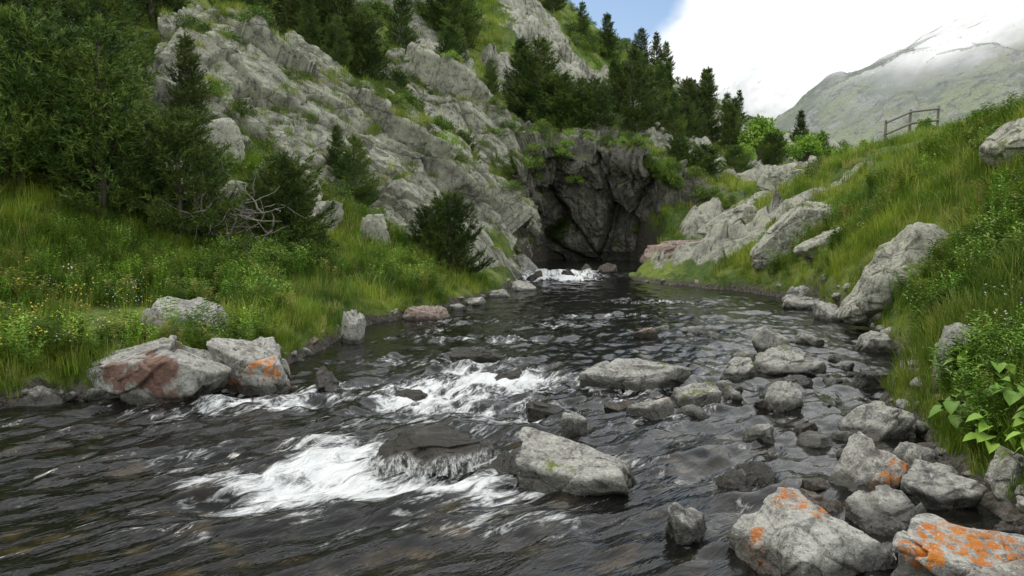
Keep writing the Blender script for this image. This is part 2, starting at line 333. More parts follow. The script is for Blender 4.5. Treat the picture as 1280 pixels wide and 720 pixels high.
# slabs embedded in the banks: centre height follows the ground
def slab(x,y,w,dp,h,rz,tx,ty,off,mat,seed,k=6):
    z=H([x],[y])[0];B('rock_slab',x,y,z+off+h/2,w,dp,h,rz,mat,seed,(tx,ty),k)
slab(7.5,27,2.6,1.8,1.2,10,-30,-24,.25,slabM,61,7)
slab(6.5,26.2,1.8,1.3,1.0,0,-20,-14,.1,slabM,62)
slab(7.5,21.3,3.0,1.3,1.1,25,-32,-38,.25,slabM,63,7)
slab(7.6,19.3,1.6,.9,.8,20,-30,-35,.15,slabM,64)
slab(6.35,12.9,2.3,1.2,1.1,22,-32,-40,.15,slabM,65,7)
slab(5.9,12.1,1.3,.8,.8,10,-20,-30,.05,slabM,66)
slab(6.9,14.2,1.3,.9,.8,30,-20,-34,.1,slabM,67)
slab(8.6,13.6,1.3,.9,.7,10,-10,-30,.05,slabM,68)
slab(5.8,28.8,2.4,1.2,1.2,-8,-16,-5,.3,rockRed,69)
slab(9,29.6,1.9,1.2,1.0,0,-20,-20,.2,slabM,70)
slab(10.8,32,2.2,1.4,1.0,0,-20,-15,.3,slabM,71)
slab(8.6,24,2.0,1.0,.9,10,-25,-30,.1,slabM,60)
B('boulder',.3,27.4,.85,1.2,1.0,1.2,0,rockG,72)
B('boulder',.75,26.0,.35,.6,.5,.7,0,rockD,73,(0,0),6,.8)
B('boulder',3.2,27.0,.55,.8,.8,.9,0,rockD,74)
B('boulder',1.9,26.6,.38,.5,.5,.7,0,rockD,78,(0,0),6,.8)
B('boulder',2.6,27.6,.5,.5,.4,.5,0,rockD,79)
B('boulder',6.1,16.5,.3,1.0,.7,.6,0,rockG,75)
B('boulder',6.5,17.8,.4,.9,.7,.6,30,rockG,76)
B('boulder',5.75,14.3,.35,.5,.7,.6,30,rockG,77)
for o_ in [(-6.8,16.2,1.5,1.2,1.4,81),(-5.6,16.8,1.4,1.0,1.1,82),(-8.2,17,1.8,1.4,1.6,83),(-4.5,18.4,1.2,1.0,1.1,84),(-5.4,19,1.8,1.4,1.7,85),(-11,15.5,1.6,1.3,1.4,86),(-10.2,12.8,1.2,.9,.9,87),(-3.4,19.5,1.0,1.0,1.2,88),(-7.2,19.3,1.8,1.4,1.6,89)]:
    slab(o_[0],o_[1],o_[2],o_[3],o_[4],o_[5]*37%60-30,-22,12,.1,slabM,o_[5])
# ---------------------------------------------------------------- water
def wz(x,y):
    return .3*ss(25.5,27.2,y)+.03*ss(9,14,y)
ys=np.exp(np.arange(math.log(1.6),math.log(39),.0058));ys=np.concatenate([np.linspace(-14,1.5,60),ys]);xs=np.arange(-11,9,.03)
X,Y=np.meshgrid(xs,ys);x=X.ravel();y=Y.ravel();t=flow(x,y)
q=np.stack([t,y,x*0],-1)
G=lambda a,b,sx,sy:np.exp(-((x-a)/sx)**2-((y-b)/sy)**2)
foam=1.05*G(-1.3,5.4,.34,.8)+1.05*G(-.6,4.95,.55,.2)+.6*G(-1.7,4.9,.45,.45)+.55*G(-2.4,7.3,.6,.3)+.75*G(-.7,8.2,.8,.6)+.7*G(.3,8.7,.65,.75)+.55*G(-.6,7.2,.8,.45)+.6*G(-.2,11.8,1.3,.4)+.55*G(1,13.5,1.1,.5)+.5*G(-1.1,9.7,.7,.5)+.5*G(2.2,15,1.4,.5)+.45*G(3,18,2,.6)
foam+=.85*G(-3.9,5.3,.25,.4)+.35*G(-2.6,5.7,.6,.45)+.25*G(-.4,4.3,1.0,.25)+.2*G(-1.9,4.2,.6,.3)+.25*G(-.3,6.4,.7,.4)
foam+=(.01+.42*np.clip(fbm(q*np.array([1.1,.7,1]),3,41),-.3,1))*ss(3.8,5.6,y)*ss(24,12,y)*ss(XL(y)-.0,XL(y)+.8,x)*ss(XR(y)-.4,XR(y)-1.9,x)
foam=np.clip(foam,-.2,1.05)
fc=ss(25.2,25.8,y)*ss(27.6,26.9,y)*np.exp(-((x-1.6)/1.35)**4);foam=np.maximum(foam,fc*(1.0+.5*fbm(np.stack([x*2.2,y*1.2,x*0],-1),3,6)))
for (a,b,w,dp,fo) in RK:
    if fo: foam+=fo*.45*np.exp(-((x-a)/(w*.6))**2-((y-b-dp*.1)/(dp*.75))**2)+fo*.4*np.exp(-((x-a+.1)/(w*.45))**2)*np.exp(-((y-b+dp)/(dp*.9))**2)
amp=(.028+.075*np.clip(foam,0,1)+.012*ss(3,6,y)*ss(16,9,y))
inn=ss(XL(y)-.1,XL(y)+.5,x)*ss(XR(y)+.1,XR(y)-.5,x)
w1=1-np.abs(fbm(q*np.array([1.7,1.3,1]),3,21))*1.6;w2=fbm(q*np.array([4.2,2.8,1]),3,23);w3=fbm(q*np.array([12,7,1]),2,25)
zz=wz(x,y)+amp*(w1*1.0-.85+w2*1.0+w3*.3)*ss(36,18,y)**.5*(.35+.65*inn)*(1-.6*G(-.57,5.3,.55,.5))
zz+=fc*fbm(np.stack([x*3,y*2,x*0],-1),3,2)*.15
zz-=.02*np.exp(-((x+.57)/.5)**2-((y-5.0)/.25)**2)
def water_mat():
    m,nt,b,out=newmat('stream_water');g=nd(nt,'ShaderNodeNewGeometry')
    fl=nd(nt,'ShaderNodeAttribute',attribute_name='fl').outputs['Vector'];fo=nd(nt,'ShaderNodeAttribute',attribute_name='foam').outputs['Fac']
    py=nd(nt,'ShaderNodeSeparateXYZ',{0:g.outputs[0]}).outputs[1]
    vo=nd(nt,'ShaderNodeTexVoronoi',{'Vector':mix(nt,.2,g.outputs[0],nd(nt,'ShaderNodeTexNoise',{'Vector':g.outputs[0],'Scale':3.}).outputs[1]),'Scale':5.5}).outputs[0]
    bed=mth(nt,'MULTIPLY',mr(nt,noi(nt,g.outputs[0],1.6,4,.7,.3),.42,.64),mr(nt,vo,.55,.1))
    bed=mth(nt,'MULTIPLY',bed,mr(nt,py,9,3.5))
    c=mix(nt,bed,(.006,.006,.005),(.062,.045,.022))
    b.inputs['Roughness'].default_value=.1;b.inputs['IOR'].default_value=1.33
    nt.links.new(c,b.inputs['Base Color'])
    n1=noi(nt,mapv(nt,fl,(1,.45,1)),7,4,.6,.3)
    bp=nd(nt,'ShaderNodeBump',{'Height':n1,'Distance':.04,'Strength':.55});nt.links.new(bp.outputs[0],b.inputs['Normal'])
    st=noi(nt,mapv(nt,fl,(1,.38,1)),13,5,.78,.8);s2=noi(nt,mapv(nt,fl,(1,.6,1)),3.8,4,.65,.5)
    s=mth(nt,'ADD',mth(nt,'MULTIPLY',mr(nt,st,.3,.7),.5),mth(nt,'MULTIPLY',mr(nt,s2,.3,.7),.5))
    f=mr(nt,mth(nt,'ADD',s,mth(nt,'MULTIPLY',fo,.78)),.83,1.34,0,.97)
    fb=nd(nt,'ShaderNodeBsdfPrincipled',{'Base Color':(.85,.88,.89,1),'Roughness':.5})
    bp2=nd(nt,'ShaderNodeBump',{'Height':st,'Distance':.06,'Strength':.8});nt.links.new(bp2.outputs[0],fb.inputs['Normal'])
    mx=nd(nt,'ShaderNodeMixShader',{0:f,1:b.outputs[0],2:fb.outputs[0]});nt.links.new(mx.outputs[0],out.inputs[0])
    return m
waterM=water_mat()
mk('stream_water',np.stack([x,y,zz],-1),gridF(len(ys),len(xs)),waterM,attrs={'foam':foam,'fl':q})
# thin spill of water over the flat rock
nu=160;nv=24;a=np.linspace(-1,1,nu);b_=np.linspace(0,1,nv);Aa,Bb=np.meshgrid(a,b_)
fx=fbm(np.stack([Aa.ravel()*3,Aa.ravel()*0,Aa.ravel()*0],-1),3,3).reshape(Aa.shape)
x=-.57+Aa*.43;yf=5.5-.3*np.sqrt(1-.75*Aa**2)+.1*fx
y=yf+.1-.2*Bb**.7;z=.105+.03*fx-.11*Bb**2.2+.01*fbm(np.stack([Aa.ravel()*12,Bb.ravel(),Aa.ravel()*0],-1),2,3).reshape(Aa.shape)
m,nt,b,out=newmat('spilling_water');uvn=nd(nt,'ShaderNodeAttribute',attribute_name='uvw').outputs['Vector']
f=mth(nt,'MULTIPLY',mr(nt,noi(nt,mapv(nt,uvn,(8,1.6,1)),1,6,.85,.4),.42,.66,0,.85),mr(nt,nd(nt,'ShaderNodeSeparateXYZ',{0:uvn}).outputs[1],.05,.8))
b.inputs['Base Color'].default_value=(.8,.82,.82,1);tr=nd(nt,'ShaderNodeBsdfTransparent');mx=nd(nt,'ShaderNodeMixShader',{0:f,1:tr.outputs[0],2:b.outputs[0]});nt.links.new(mx.outputs[0],out.inputs[0])
mk('spilling_water',np.stack([x,y,z],-1).reshape(-1,3),gridF(nv,nu),m,attrs={'uvw':np.stack([Aa,Bb,Aa*0],-1).reshape(-1,3)})
# ---------------------------------------------------------------- plant prototypes
needleM=leaf_mat('pine_needles',(.055,.105,.02),(.145,.21,.042),None,.6,0,1.3)
barkM,nt,b,_=newmat('bark');nt.links.new(mix(nt,noi(nt,nd(nt,'ShaderNodeNewGeometry').outputs[0],12,3),(.05,.04,.03),(.2,.17,.14)),b.inputs['Base Color'])
deadM,nt,b,_=newmat('dead_wood');nt.links.new(mix(nt,noi(nt,nd(nt,'ShaderNodeNewGeometry').outputs[0],12,3),(.11,.1,.08),(.3,.28,.245)),b.inputs['Base Color'])
grassM=leaf_mat('grass',(.14,.25,.02),(.32,.42,.045),(.38,.37,.1),.5,.25,.7)
grassD=leaf_mat('grass_dark',(.08,.16,.018),(.18,.27,.035),(.28,.28,.08),.5,.25,.7)
shrubM=leaf_mat('shrub_leaves',(.065,.13,.018),(.15,.23,.03),None,.5,0,.9)
shrubL=leaf_mat('light_leaves',(.13,.25,.03),(.24,.38,.05),None,.5,0,1.)
def needles(rng,P,Dr,k,ln,w):
    n=len(P)*k;P=np.repeat(P,k,0);Dr=np.repeat(Dr,k,0)
    d=Dr+rng.normal(size=(n,3))*.55;d/=np.linalg.norm(d,axis=1)[:,None]
    P=P+Dr*rng.uniform(-.3,1,(n,1))*ln
    s=np.cross(d,rng.normal(size=(n,3)));s/=np.linalg.norm(s,axis=1)[:,None]
    L=ln*rng.uniform(.7,1.2,(n,1));V=np.stack([P-s*w,P+s*w,P+d*L],1).reshape(-1,3)
    return V,np.arange(n*3).reshape(-1,3)
def two(name,V,F,wv,wf,mat,link=False):
    if F.shape[1]==3: wf=np.concatenate([wf[:,[0,1,2]],wf[:,[0,2,3]]])
    ob=mk(name,np.concatenate([V,wv]),np.concatenate([F,wf+len(V)]),mat,False,link=link)
    me=ob.data;me.materials.append(barkM);mi=np.zeros(len(me.polygons),dtype=np.int32);mi[len(F):]=1;me.polygons.foreach_set('material_index',mi);return ob
def pine(seed,Ht=3.,R=1.1,nw=24,pw=.75,k=13):
    r=np.random.default_rng(seed);wood=[];TP=[];TD=[]
    tz=np.linspace(0,Ht,9);tr=np.stack([np.cumsum(r.normal(0,.025,9)),np.cumsum(r.normal(0,.025,9)),tz],-1)
    wood.append(tube(tr,np.linspace(.022*Ht,.004*Ht,9),7))
    for w in range(nw):
        f=(w+r.uniform(0,1))/nw;zb=Ht*(.02+.94*f);bx=np.array([np.interp(zb,tz,tr[:,0]),np.interp(zb,tz,tr[:,1]),zb])
        for j in range(r.integers(5,8)):
            az=r.uniform(0,6.283);L=(R*(1-f)**pw*r.uniform(.5,1.2)+.1)
            hd=np.array([math.cos(az),math.sin(az),0]);up=r.uniform(.05,.35)+.5*f
            tt=np.linspace(0,1,6)[:,None];pts=bx+hd*L*tt*(1-.15*tt)+np.array([0,0,1])*L*(up*tt+.25*tt**2-.12*tt)
            wood.append(tube(pts,np.linspace(.011,.003,6)*Ht/3,4))
            m=max(3,int(L/.08))
            for i in range(m):
                u=.2+.83*(i+r.uniform(0,1))/m;p=bx+hd*L*u*(1-.15*u)+np.array([0,0,L*(up*u+.25*u*u-.12*u)])
                sd=np.array([-hd[1],hd[0],0])
                for s in (-1,1):
                    off=sd*s*r.uniform(0,.38)*L*(1.15-u)+np.array([0,0,r.uniform(-.04,.07)])+hd*r.uniform(-.04,.06)
                    dv=hd*.7+sd*s*.4+np.array([0,0,r.uniform(.2,1.1)]);TP.append(p+off);TD.append(dv/np.linalg.norm(dv))
    for _ in range(6): TP.append(np.array([tr[-1,0],tr[-1,1],Ht+.03*_-.1]));TD.append(np.array([0,0,1.]))
    V,F=needles(r,np.array(TP),np.array(TD),k,.1,.009)
    wv,wf=join(wood);return two('pine_tree',V,F,wv,wf,needleM).data
PM=[pine(1,3.,1.05,26,.7),pine(2,3.2,.9,28,.75),pine(3,2.2,1.1,22,.5,15),pine(4,3.,.75,24,.85)]
def leaves(r,P,N,ln,w):
    n=len(P);d=N*.6+r.normal(size=(n,3))*.7;d/=np.linalg.norm(d,axis=1)[:,None];s=np.cross(d,r.normal(size=(n,3)));s/=np.linalg.norm(s,axis=1)[:,None]
    L=ln*r.uniform(.6,1.3,(n,1));W=w*r.uniform(.7,1.2,(n,1))
    return np.stack([P,P+d*L*.5+s*W,P+d*L,P+d*L*.5-s*W],1).reshape(-1,3),np.arange(n*4).reshape(-1,4)
def shrub(name,seed,mat,R=.5,h=.5,nb=30,nl=45,ln=.06,w=.016,stem=0):
    r=np.random.default_rng(seed);P=[];N=[];parts=[]
    for i in range(nb):
        az=r.uniform(0,6.283);el=math.asin(r.uniform(.02,1));rr_=R*r.uniform(.55,1.);c=np.array([math.cos(az)*math.cos(el)*rr_,math.sin(az)*math.cos(el)*rr_,math.sin(el)*h*r.uniform(.6,1.1)+stem])
        q=r.normal(size=(nl,3));q/=np.linalg.norm(q,axis=1)[:,None];br=R*r.uniform(.2,.34)
        P.append(c+q*br*r.uniform(.5,1,(nl,1))*np.array([1,1,.8]));N.append(q+np.array([0,0,.5]))
        parts.append(tube([[0,0,0],[c[0]*.3,c[1]*.3,(c[2])*.55],c],[.014*(1+stem*2),.009*(1+stem),.004],4))
    V,F=leaves(r,np.concatenate(P),np.concatenate(N),ln,w);wv,wf=join(parts)
    return two(name,V,F,wv,wf,mat)
def clump(name,seed,mat,nb=30,R=.1,hh=.3,w=.0045,bend=.5):
    r=np.random.default_rng(seed);V=[];F=[];T=np.array([0,.5,1.])
    for i in range(nb):
        a=r.uniform(0,6.283);rr_=R*math.sqrt(r.uniform());bs=np.array([math.cos(a)*rr_,math.sin(a)*rr_,-.02]);a2=a+r.normal(0,.8);dr=np.array([math.cos(a2),math.sin(a2),0]);sd=np.array([-dr[1],dr[0],0])
        h=hh*r.uniform(.45,1.2);bd=bend*r.uniform(.2,1.3);o=len(V)
        for t_ in T:
            c=bs+np.array([0,0,h*(t_-.25*bd*t_*t_)])+dr*h*bd*t_**2;ww=w*(1-.85*t_);V+=[c-sd*ww,c+sd*ww]
        F+=[[o+2*j,o+2*j+1,o+2*j+3,o+2*j+2] for j in range(2)]
    return mk(name,V,F,mat,False,link=False)
def herb(name,seed,mat,hh=.45,ns=7):
    r=np.random.default_rng(seed);P=[];N=[];parts=[]
    for i in range(ns):
        a=r.uniform(0,6.283);b0=np.array([math.cos(a),math.sin(a),0])*.05;top=b0*r.uniform(1,3.5)+np.array([0,0,hh*r.uniform(.6,1.1)])
        parts.append(tube([b0,(b0+top)/2,top],[.003,.0025,.0015],3))
        for u in np.linspace(.2,1,12):
            for s in range(2):
                a2=r.uniform(0,6.283);P.append(b0+(top-b0)*u);N.append([math.cos(a2),math.sin(a2),.5])
    P=np.array(P);N=np.array(N);n=len(P);d=N/np.linalg.norm(N,axis=1)[:,None];s=np.cross(d,[0,0,1.]);s/=np.linalg.norm(s,axis=1)[:,None]
    L=r.uniform(.05,.1,(n,1));V=np.stack([P,P+d*L*.5+s*.011,P+d*L-np.array([0,0,.02]),P+d*L*.5-s*.011],1).reshape(-1,3)
    wv,wf=join(parts);return mk(name,np.concatenate([V,wv]),np.concatenate([np.arange(n*4).reshape(-1,4),wf+len(V)]),mat,False,link=False)
def broad(name,seed):
    r=np.random.default_rng(seed);V=[];F=[]
    for i in range(14):
        a=i*2.4+r.normal(0,.2);L=r.uniform(.09,.15);h=r.uniform(.06,.26);d=np.array([math.cos(a),math.sin(a),0]);s=np.array([-d[1],d[0],0]);b0=d*r.uniform(.03,.12);o=len(V)
        V+=[np.zeros(3),np.array([0,0,.01]),b0+[0,0,h],b0+[0,0,h+.008]];F.append([o,o+2,o+3,o+1]);o=len(V)
        for t_,w_ in ((0,.02),(.25,.42),(.5,.5),(.78,.34),(1,.02)):
            c=b0+d*L*t_+np.array([0,0,h+.06*t_-.12*t_*t_]);V+=[c-s*w_*L+[0,0,.03*w_],c+[0,0,-.012],c+s*w_*L+[0,0,.03*w_]]
        for j in range(4):
            for k_ in range(2): F.append([o+3*j+k_,o+3*j+k_+1,o+3*j+k_+4,o+3*j+k_+3])
    return mk(name,V,F,shrubL,True,link=False)
def flower(name,seed,col,hh=.3):
    m,nt,b,_=newmat(name+'_petals');b.inputs['Base Color'].default_value=c4(col)
    ob=clump(name,seed,grassM,8,.08,hh,.003,.2);r=np.random.default_rng(seed)
    me=ob.data;V=np.zeros(len(me.vertices)*3);me.vertices.foreach_get('co',V);V=V.reshape(-1,3);F=np.array([list(p.vertices) for p in me.polygons]);n0=len(F)
    parts=[(V,F)]
    for i in range(8):
        c=np.array([r.normal(0,.08),r.normal(0,.08),hh*r.uniform(.7,1.15)])
        for kx in range(3):
            a=r.uniform(0,6.28);d=np.array([math.cos(a),math.sin(a),.4])*.011;s=np.array([-math.sin(a),math.cos(a),0])*.006;parts.append((np.array([c-d,c+s,c+d,c-s]),np.array([[0,1,2,3]])))
    V,F=join(parts);o2=mk(name,V,F,grassM,False,link=False);o2.data.materials.append(m);mi=np.zeros(len(F),dtype=np.int32);mi[n0:]=1;o2.data.polygons.foreach_set('material_index',mi);return o2
def coll(name,obs):
    c=D.collections.new(name)
    for i,o in enumerate(obs): o.name='%s_%02d'%(name,i);c.objects.link(o)
    return c
def scatter(name,x,y,z,scl,idx,c,seed=0,tilt=.12):
    r=np.random.default_rng(seed);n=len(x);me=D.meshes.new(name);me.vertices.add(n);me.vertices.foreach_set('co',np.stack([x,y,z],-1).astype(np.float32).ravel())
    a=me.attributes.new('scl','FLOAT','POINT');a.data.foreach_set('value',scl.astype(np.float32))
    a=me.attributes.new('rot','FLOAT_VECTOR','POINT');a.data.foreach_set('vector',np.stack([r.normal(0,tilt,n),r.normal(0,tilt,n),r.uniform(0,6.283,n)],-1).astype(np.float32).ravel())
    a=me.attributes.new('idx','INT','POINT');a.data.foreach_set('value',idx.astype(np.int32))
    ob=D.objects.new(name,me);S.collection.objects.link(ob)
    g=D.node_groups.new(name,'GeometryNodeTree');g.interface.new_socket('Geometry',in_out='INPUT',socket_type='NodeSocketGeometry');g.interface.new_socket('Geometry',in_out='OUTPUT',socket_type='NodeSocketGeometry')
    gi=g.nodes.new('NodeGroupInput');go=g.nodes.new('NodeGroupOutput');ip=g.nodes.new('GeometryNodeInstanceOnPoints');ci=g.nodes.new('GeometryNodeCollectionInfo')
    ci.inputs['Collection'].default_value=c;ci.inputs['Separate Children'].default_value=True;ci.inputs['Reset Children'].default_value=True
    def na(nm,t):
        q=g.nodes.new('GeometryNodeInputNamedAttribute');q.data_type=t;q.inputs[0].default_value=nm;return q.outputs[0]
    L=g.links.new;L(gi.outputs[0],ip.inputs['Points']);L(ci.outputs[0],ip.inputs['Instance']);ip.inputs['Pick Instance'].default_value=True
    L(na('idx','INT'),ip.inputs['Instance Index']);L(na('rot','FLOAT_VECTOR'),ip.inputs['Rotation']);L(na('scl','FLOAT'),ip.inputs['Scale']);L(ip.outputs[0],go.inputs[0])
    md=ob.modifiers.new('scatter','NODES');md.node_group=g;return ob
def offrock(x,y,f=.5):
    k=np.ones(len(x),bool)
    for a,b,w,dp,_ in RK: k&=((x-a)/(w*f))**2+((y-b)/(dp*f))**2>1
    return k
rng=np.random.default_rng(7)
def samp(n,r0,r1,a0=-46,a1=45):
    r=np.exp(rng.uniform(math.log(r0),math.log(r1),n));a=np.radians(rng.uniform(a0,a1,n));return np.sin(a)*r,np.cos(a)*r
def inout(x,y):
    a=(x>-10)&(x<.2)&(y>20.6+(x+6)*.3)&(y<28.5);b=(x>-6)&(x<1)&(y>30)&(y<35.5);c=(x>-.2)&(x<8.5)&(y>31.5)&(y<34.8)
    return a|b|c
LP=np.concatenate(LED);LP=LP[(LP[:,2]>1)];lm=fbm(LP*.5,3,61)>.0
gc=coll('grass_clump',[clump('g',i,grassM if i<5 else grassD,30,.12,.24+.03*(i%3),.0052,.35+.12*(i%4)) for i in range(8)])
x,y=samp(74000,3,66);e=edge(x,y)+wob(x,y);m=rk(x,y);z=H(x,y)
k=(e>-.15)&(z>.09)&((m<.35)|(rng.uniform(size=len(x))<.08))&offrock(x,y,.36)&(rng.uniform(size=len(x))<ss(-.1,.5,e)+.3)
x=x[k];y=y[k];z=z[k];d=np.hypot(x,y);e=e[k]
dens=fbm(np.stack([x*.45,y*.45,x*0],-1),3,77);kk=(dens>-.3)|(d<9);x=x[kk];y=y[kk];z=z[kk];d=d[kk];dens=dens[kk];e=e[kk]
scl=np.clip(.78+d*.022,0,2.0)*rng.uniform(.5,1.2,len(x))*(1+.45*dens)*(.6+.4*ss(-.1,1.2,e))
scl*=np.where(d<6,.8,1)
d2=fbm(np.stack([x*.7,y*.7,x*0],-1),3,90)
idx=rng.integers(0,5,len(x));dk=(rng.uniform(size=len(x))<np.where(x<0,.42,.18)+d2*1.2);idx=np.where(dk,rng.integers(5,8,len(x)),idx)
Lg=LP[lm&(np.random.default_rng(4).uniform(size=len(LP))<.55)]
x=np.append(x,Lg[:,0]);y=np.append(y,Lg[:,1]);z=np.append(z,Lg[:,2]-.02);scl=np.append(scl,rng.uniform(.5,1.2,len(Lg)));idx=np.append(idx,rng.integers(0,8,len(Lg)))
scatter('grass',x,y,z,scl,idx,gc,1)
hc=coll('herb',[herb('h',i,shrubL if i%2 else grassD,.34+.06*i) for i in range(4)])
x,y=samp(5200,3.5,22,10,44);e=edge(x,y)+wob(x,y);k=(e>.3)&offrock(x,y,.5)&(fbm(np.stack([x*.8,y*.8,x*0],-1),2,5)>-.0);x=x[k];y=y[k]
x2,y2=samp(3400,7,22,-44,-5);e=edge(x2,y2)+wob(x2,y2);k=(e>.3)&offrock(x2,y2,.45)&(fbm(np.stack([x2*.8,y2*.8,x2*0],-1),2,5)>0)&~inout(x2,y2);x=np.append(x,x2[k]);y=np.append(y,y2[k])
scatter('herbs',x,y,H(x,y),rng.uniform(.5,1.1,len(x))*np.clip(.6+np.hypot(x,y)*.03,0,1.2),rng.integers(0,4,len(x)),hc,2)
bc=coll('broad_leaf_plant',[broad('b',i) for i in range(3)])
x=np.array([3.0,3.15,3.3,3.1,3.3,3.2,3.4,3.6,3.5,3.8,3.1,2.95]);y=np.array([4.45,4.75,4.5,4.15,5.1,4.3,5.6,5.2,6.0,6.3,5.4,4.9])
scatter('broad_leaf_plants',x,y,H(x,y)+.06,rng.uniform(.6,.95,len(x)),rng.integers(0,3,len(x)),bc,9)
fcx=coll('wildflower',[flower('f',1,(.75,.6,.05)),flower('f',2,(.75,.75,.7)),flower('f',3,(.45,.25,.5))])
x,y=samp(150,7.5,13,-36,-24);e=edge(x,y);k=(e>.6)&offrock(x,y);x=x[k];y=y[k];ix=np.where(rng.uniform(size=len(x))<.75,0,1)
x2,y2=samp(420,4,20,15,42);e=edge(x2,y2);k=(e>.6)&offrock(x2,y2);x=np.append(x,x2[k]);y=np.append(y,y2[k]);ix=np.append(ix,rng.choice([1,1,2,1],k.sum()))
scatter('wildflowers',x,y,H(x,y)+.03,rng.uniform(.8,1.25,len(x)),ix,fcx,3)
sc=coll('shrub',[shrub('s',1,shrubM),shrub('s',2,shrubM,.6,.35,34),shrub('s',3,shrubL,.5,.45,28,40,.055,.017),shrub('s',4,shrubM,.45,.6,30,50,.05,.012)])
x,y=samp(4600,9,85,-44,34);e=edge(x,y);dn=fbm(np.stack([x*.28,y*.28,x*0],-1),3,15);m=rk(x,y)
k=(e>1.6)&~inout(x,y)&(m<.5)&offrock(x,y,.4)&((dn>.03)|(rng.uniform(size=len(x))<.1))&((x<4)|(y>36)|(rng.uniform(size=len(x))<.05))&((y>12)|(x<-6.5));x=x[k];y=y[k];d=np.hypot(x,y)
z=H(x,y)-.05;s=rng.uniform(.45,1.1,len(x))*np.clip(.6+d*.02,0,1.9)
Ls=LP[lm&(np.random.default_rng(5).uniform(size=len(LP))<.04)];Lgz=LED[2];Lgz=Lgz[(Lgz[:,2]>3.6)&(Lgz[:,1]>32)];Lgz=Lgz[np.random.default_rng(6).uniform(size=len(Lgz))<.07]
Ls=np.concatenate([Ls,Lgz]);x=np.append(x,Ls[:,0]);y=np.append(y,Ls[:,1]);z=np.append(z,Ls[:,2]-.1);s=np.append(s,rng.uniform(.4,1.0,len(Ls)))
scatter('shrubs',x,y,z,s,np.where(rng.uniform(size=len(x))<.2,2,rng.choice([0,1,3],len(x))),sc,4,.08)
# ---------------------------------------------------------------- pines
PT=[(-7.2,14,3.2,0,1.15),(-8.2,13.6,2.8,2,1),(-6.1,14.5,2.2,2,1),(-9.3,14.8,3.0,2,1),(-7.8,15.4,3.2,1,1.2),(-10.8,14.2,2.8,2,1),(-11.5,19.5,4.2,0,1),(-9.6,19,3.4,0,1.1),(-12.8,17,3.4,2,1),(-8.3,20.6,2.4,1,1),(-10.6,21.5,3.2,0,1),(-12,13,2.4,2,1),
(-13.5,24,4.5,1,1),(-12,27,4.5,0,1),(-9.8,29.5,3.6,0,1),(-15,29,5,1,1),(-7.5,30,4,1,1.1),(-6.6,31,4.2,0,1.1),(-5.7,30,3.0,2,1),(-8.6,32,4.5,1,1),(-4.3,21.9,2.0,0,1.1),(-4.9,22.6,1.5,1,1),(-3.9,27.6,2.2,0,1),(-3.5,28.3,1.8,2,.9),
(-4.4,15.9,1.9,2,1.),(-4.9,16.5,1.5,2,1),(-1.5,19.9,2.0,2,.9),(-2.1,20.4,1.4,2,1),(1.3,38.5,4.6,0,1.1),(.5,39,3.8,1,1.1),(2.2,38.5,3.0,2,1.1),(3.9,37.6,2.2,2,1),(3.3,38.2,2.6,0,1),(6.3,42,4.4,0,.9),(5.4,42.5,3.4,1,1),
(-2.7,42,3.8,0,1),(-3.4,43,3.2,2,1),(-5.2,38.5,3.2,1,1),(8.8,44,3.0,1,1),(9.6,45,2.8,0,1),(7.4,44,3.4,1,1),(10.4,48,3.8,0,1),(9.2,50,3.8,3,1),(12.3,51,4.6,3,1),(11.3,51,3.6,0,1),(13.5,50,3.0,1,1),(14.5,53,3.4,3,1),(13,54,3.8,1,1),
(7,60,3.4,1,1),(10.5,66,3.,0,1),(12,67,3.2,3,1),(12.9,68,3.0,1,1),(5,58,3,3,1),(3,60,3.6,1,1),(11.5,60,2.8,3,1),(16.5,69,2.6,0,1),(18,64,2.6,3,1),(16,60,2.8,1,1),
(-16,33,5,0,1),(-18,30,5,1,1),(-12,36,5,0,1),(-14,38,5,3,1),(-10,40,5,1,1),(-7,44,5,0,1),(-9,47,5,3,1),(-18,40,5,0,1),(-21,36,5,1,1),(-3,50,4.2,3,1),(-5,54,4.2,0,1),(-17,26,4,0,1),(-14.5,21.5,3.5,2,1),(-13.3,14.3,2.4,2,1),(-15,18.5,3.5,0,1),
(7.6,36.2,1.6,2,1.3),(8.8,36.4,1.5,2,1.4),(10.5,38,1.4,2,1.2),(2.4,36.5,1.1,2,1.4),(4.5,36.9,1.1,2,1.5),(5.6,37,1.2,2,1.4),(15,46,2,2,1),(20,56,3,3,1),
(-.9,34.6,1.5,0,1),(-2.6,35,1.8,2,1),(-5.8,26.9,1.6,0,1),(-1.6,27,1.2,2,1),(-6.9,27.4,2.0,1,1)]
base=[3.,3.2,2.2,3.]
xs_=np.array([p[0] for p in PT]);ys_=np.array([p[1] for p in PT]);hz=H(xs_,ys_)
LA=np.concatenate(LED)
for i,(a,b2,h,kx,wd) in enumerate(PT):
    dd=np.hypot(LA[:,0]-a,LA[:,1]-b2);nr=LA[dd<.35]
    if len(nr): hz[i]=max(hz[i],np.median(nr[:,2]))
    ob=D.objects.new('pine_tree',PM[kx]);S.collection.objects.link(ob);s=h/base[kx];ob.scale=(s*wd,s*wd,s);ob.location=(a,b2,hz[i]-.1);ob.rotation_euler=(0,0,i*2.4)
dt=[shrub('deciduous_tree',20+i,shrubL,.8,1.0,46,70,.09,.036,.7).data for i in range(2)]
for i,(a,b2,s) in enumerate([(17.5,48,1.3),(18.6,49,1.5),(16.3,50,1.2),(15.2,49.5,1.8),(19.5,47,1.1),(22,50,1.3),(16.8,29,.5),(15.9,31,.5),(12.6,44,.9)]):
    ob=D.objects.new('deciduous_tree',dt[i%2]);S.collection.objects.link(ob);ob.scale=(s,s,s);ob.location=(a,b2,H([a],[b2])[0]-.3*s);ob.rotation_euler=(0,0,i)
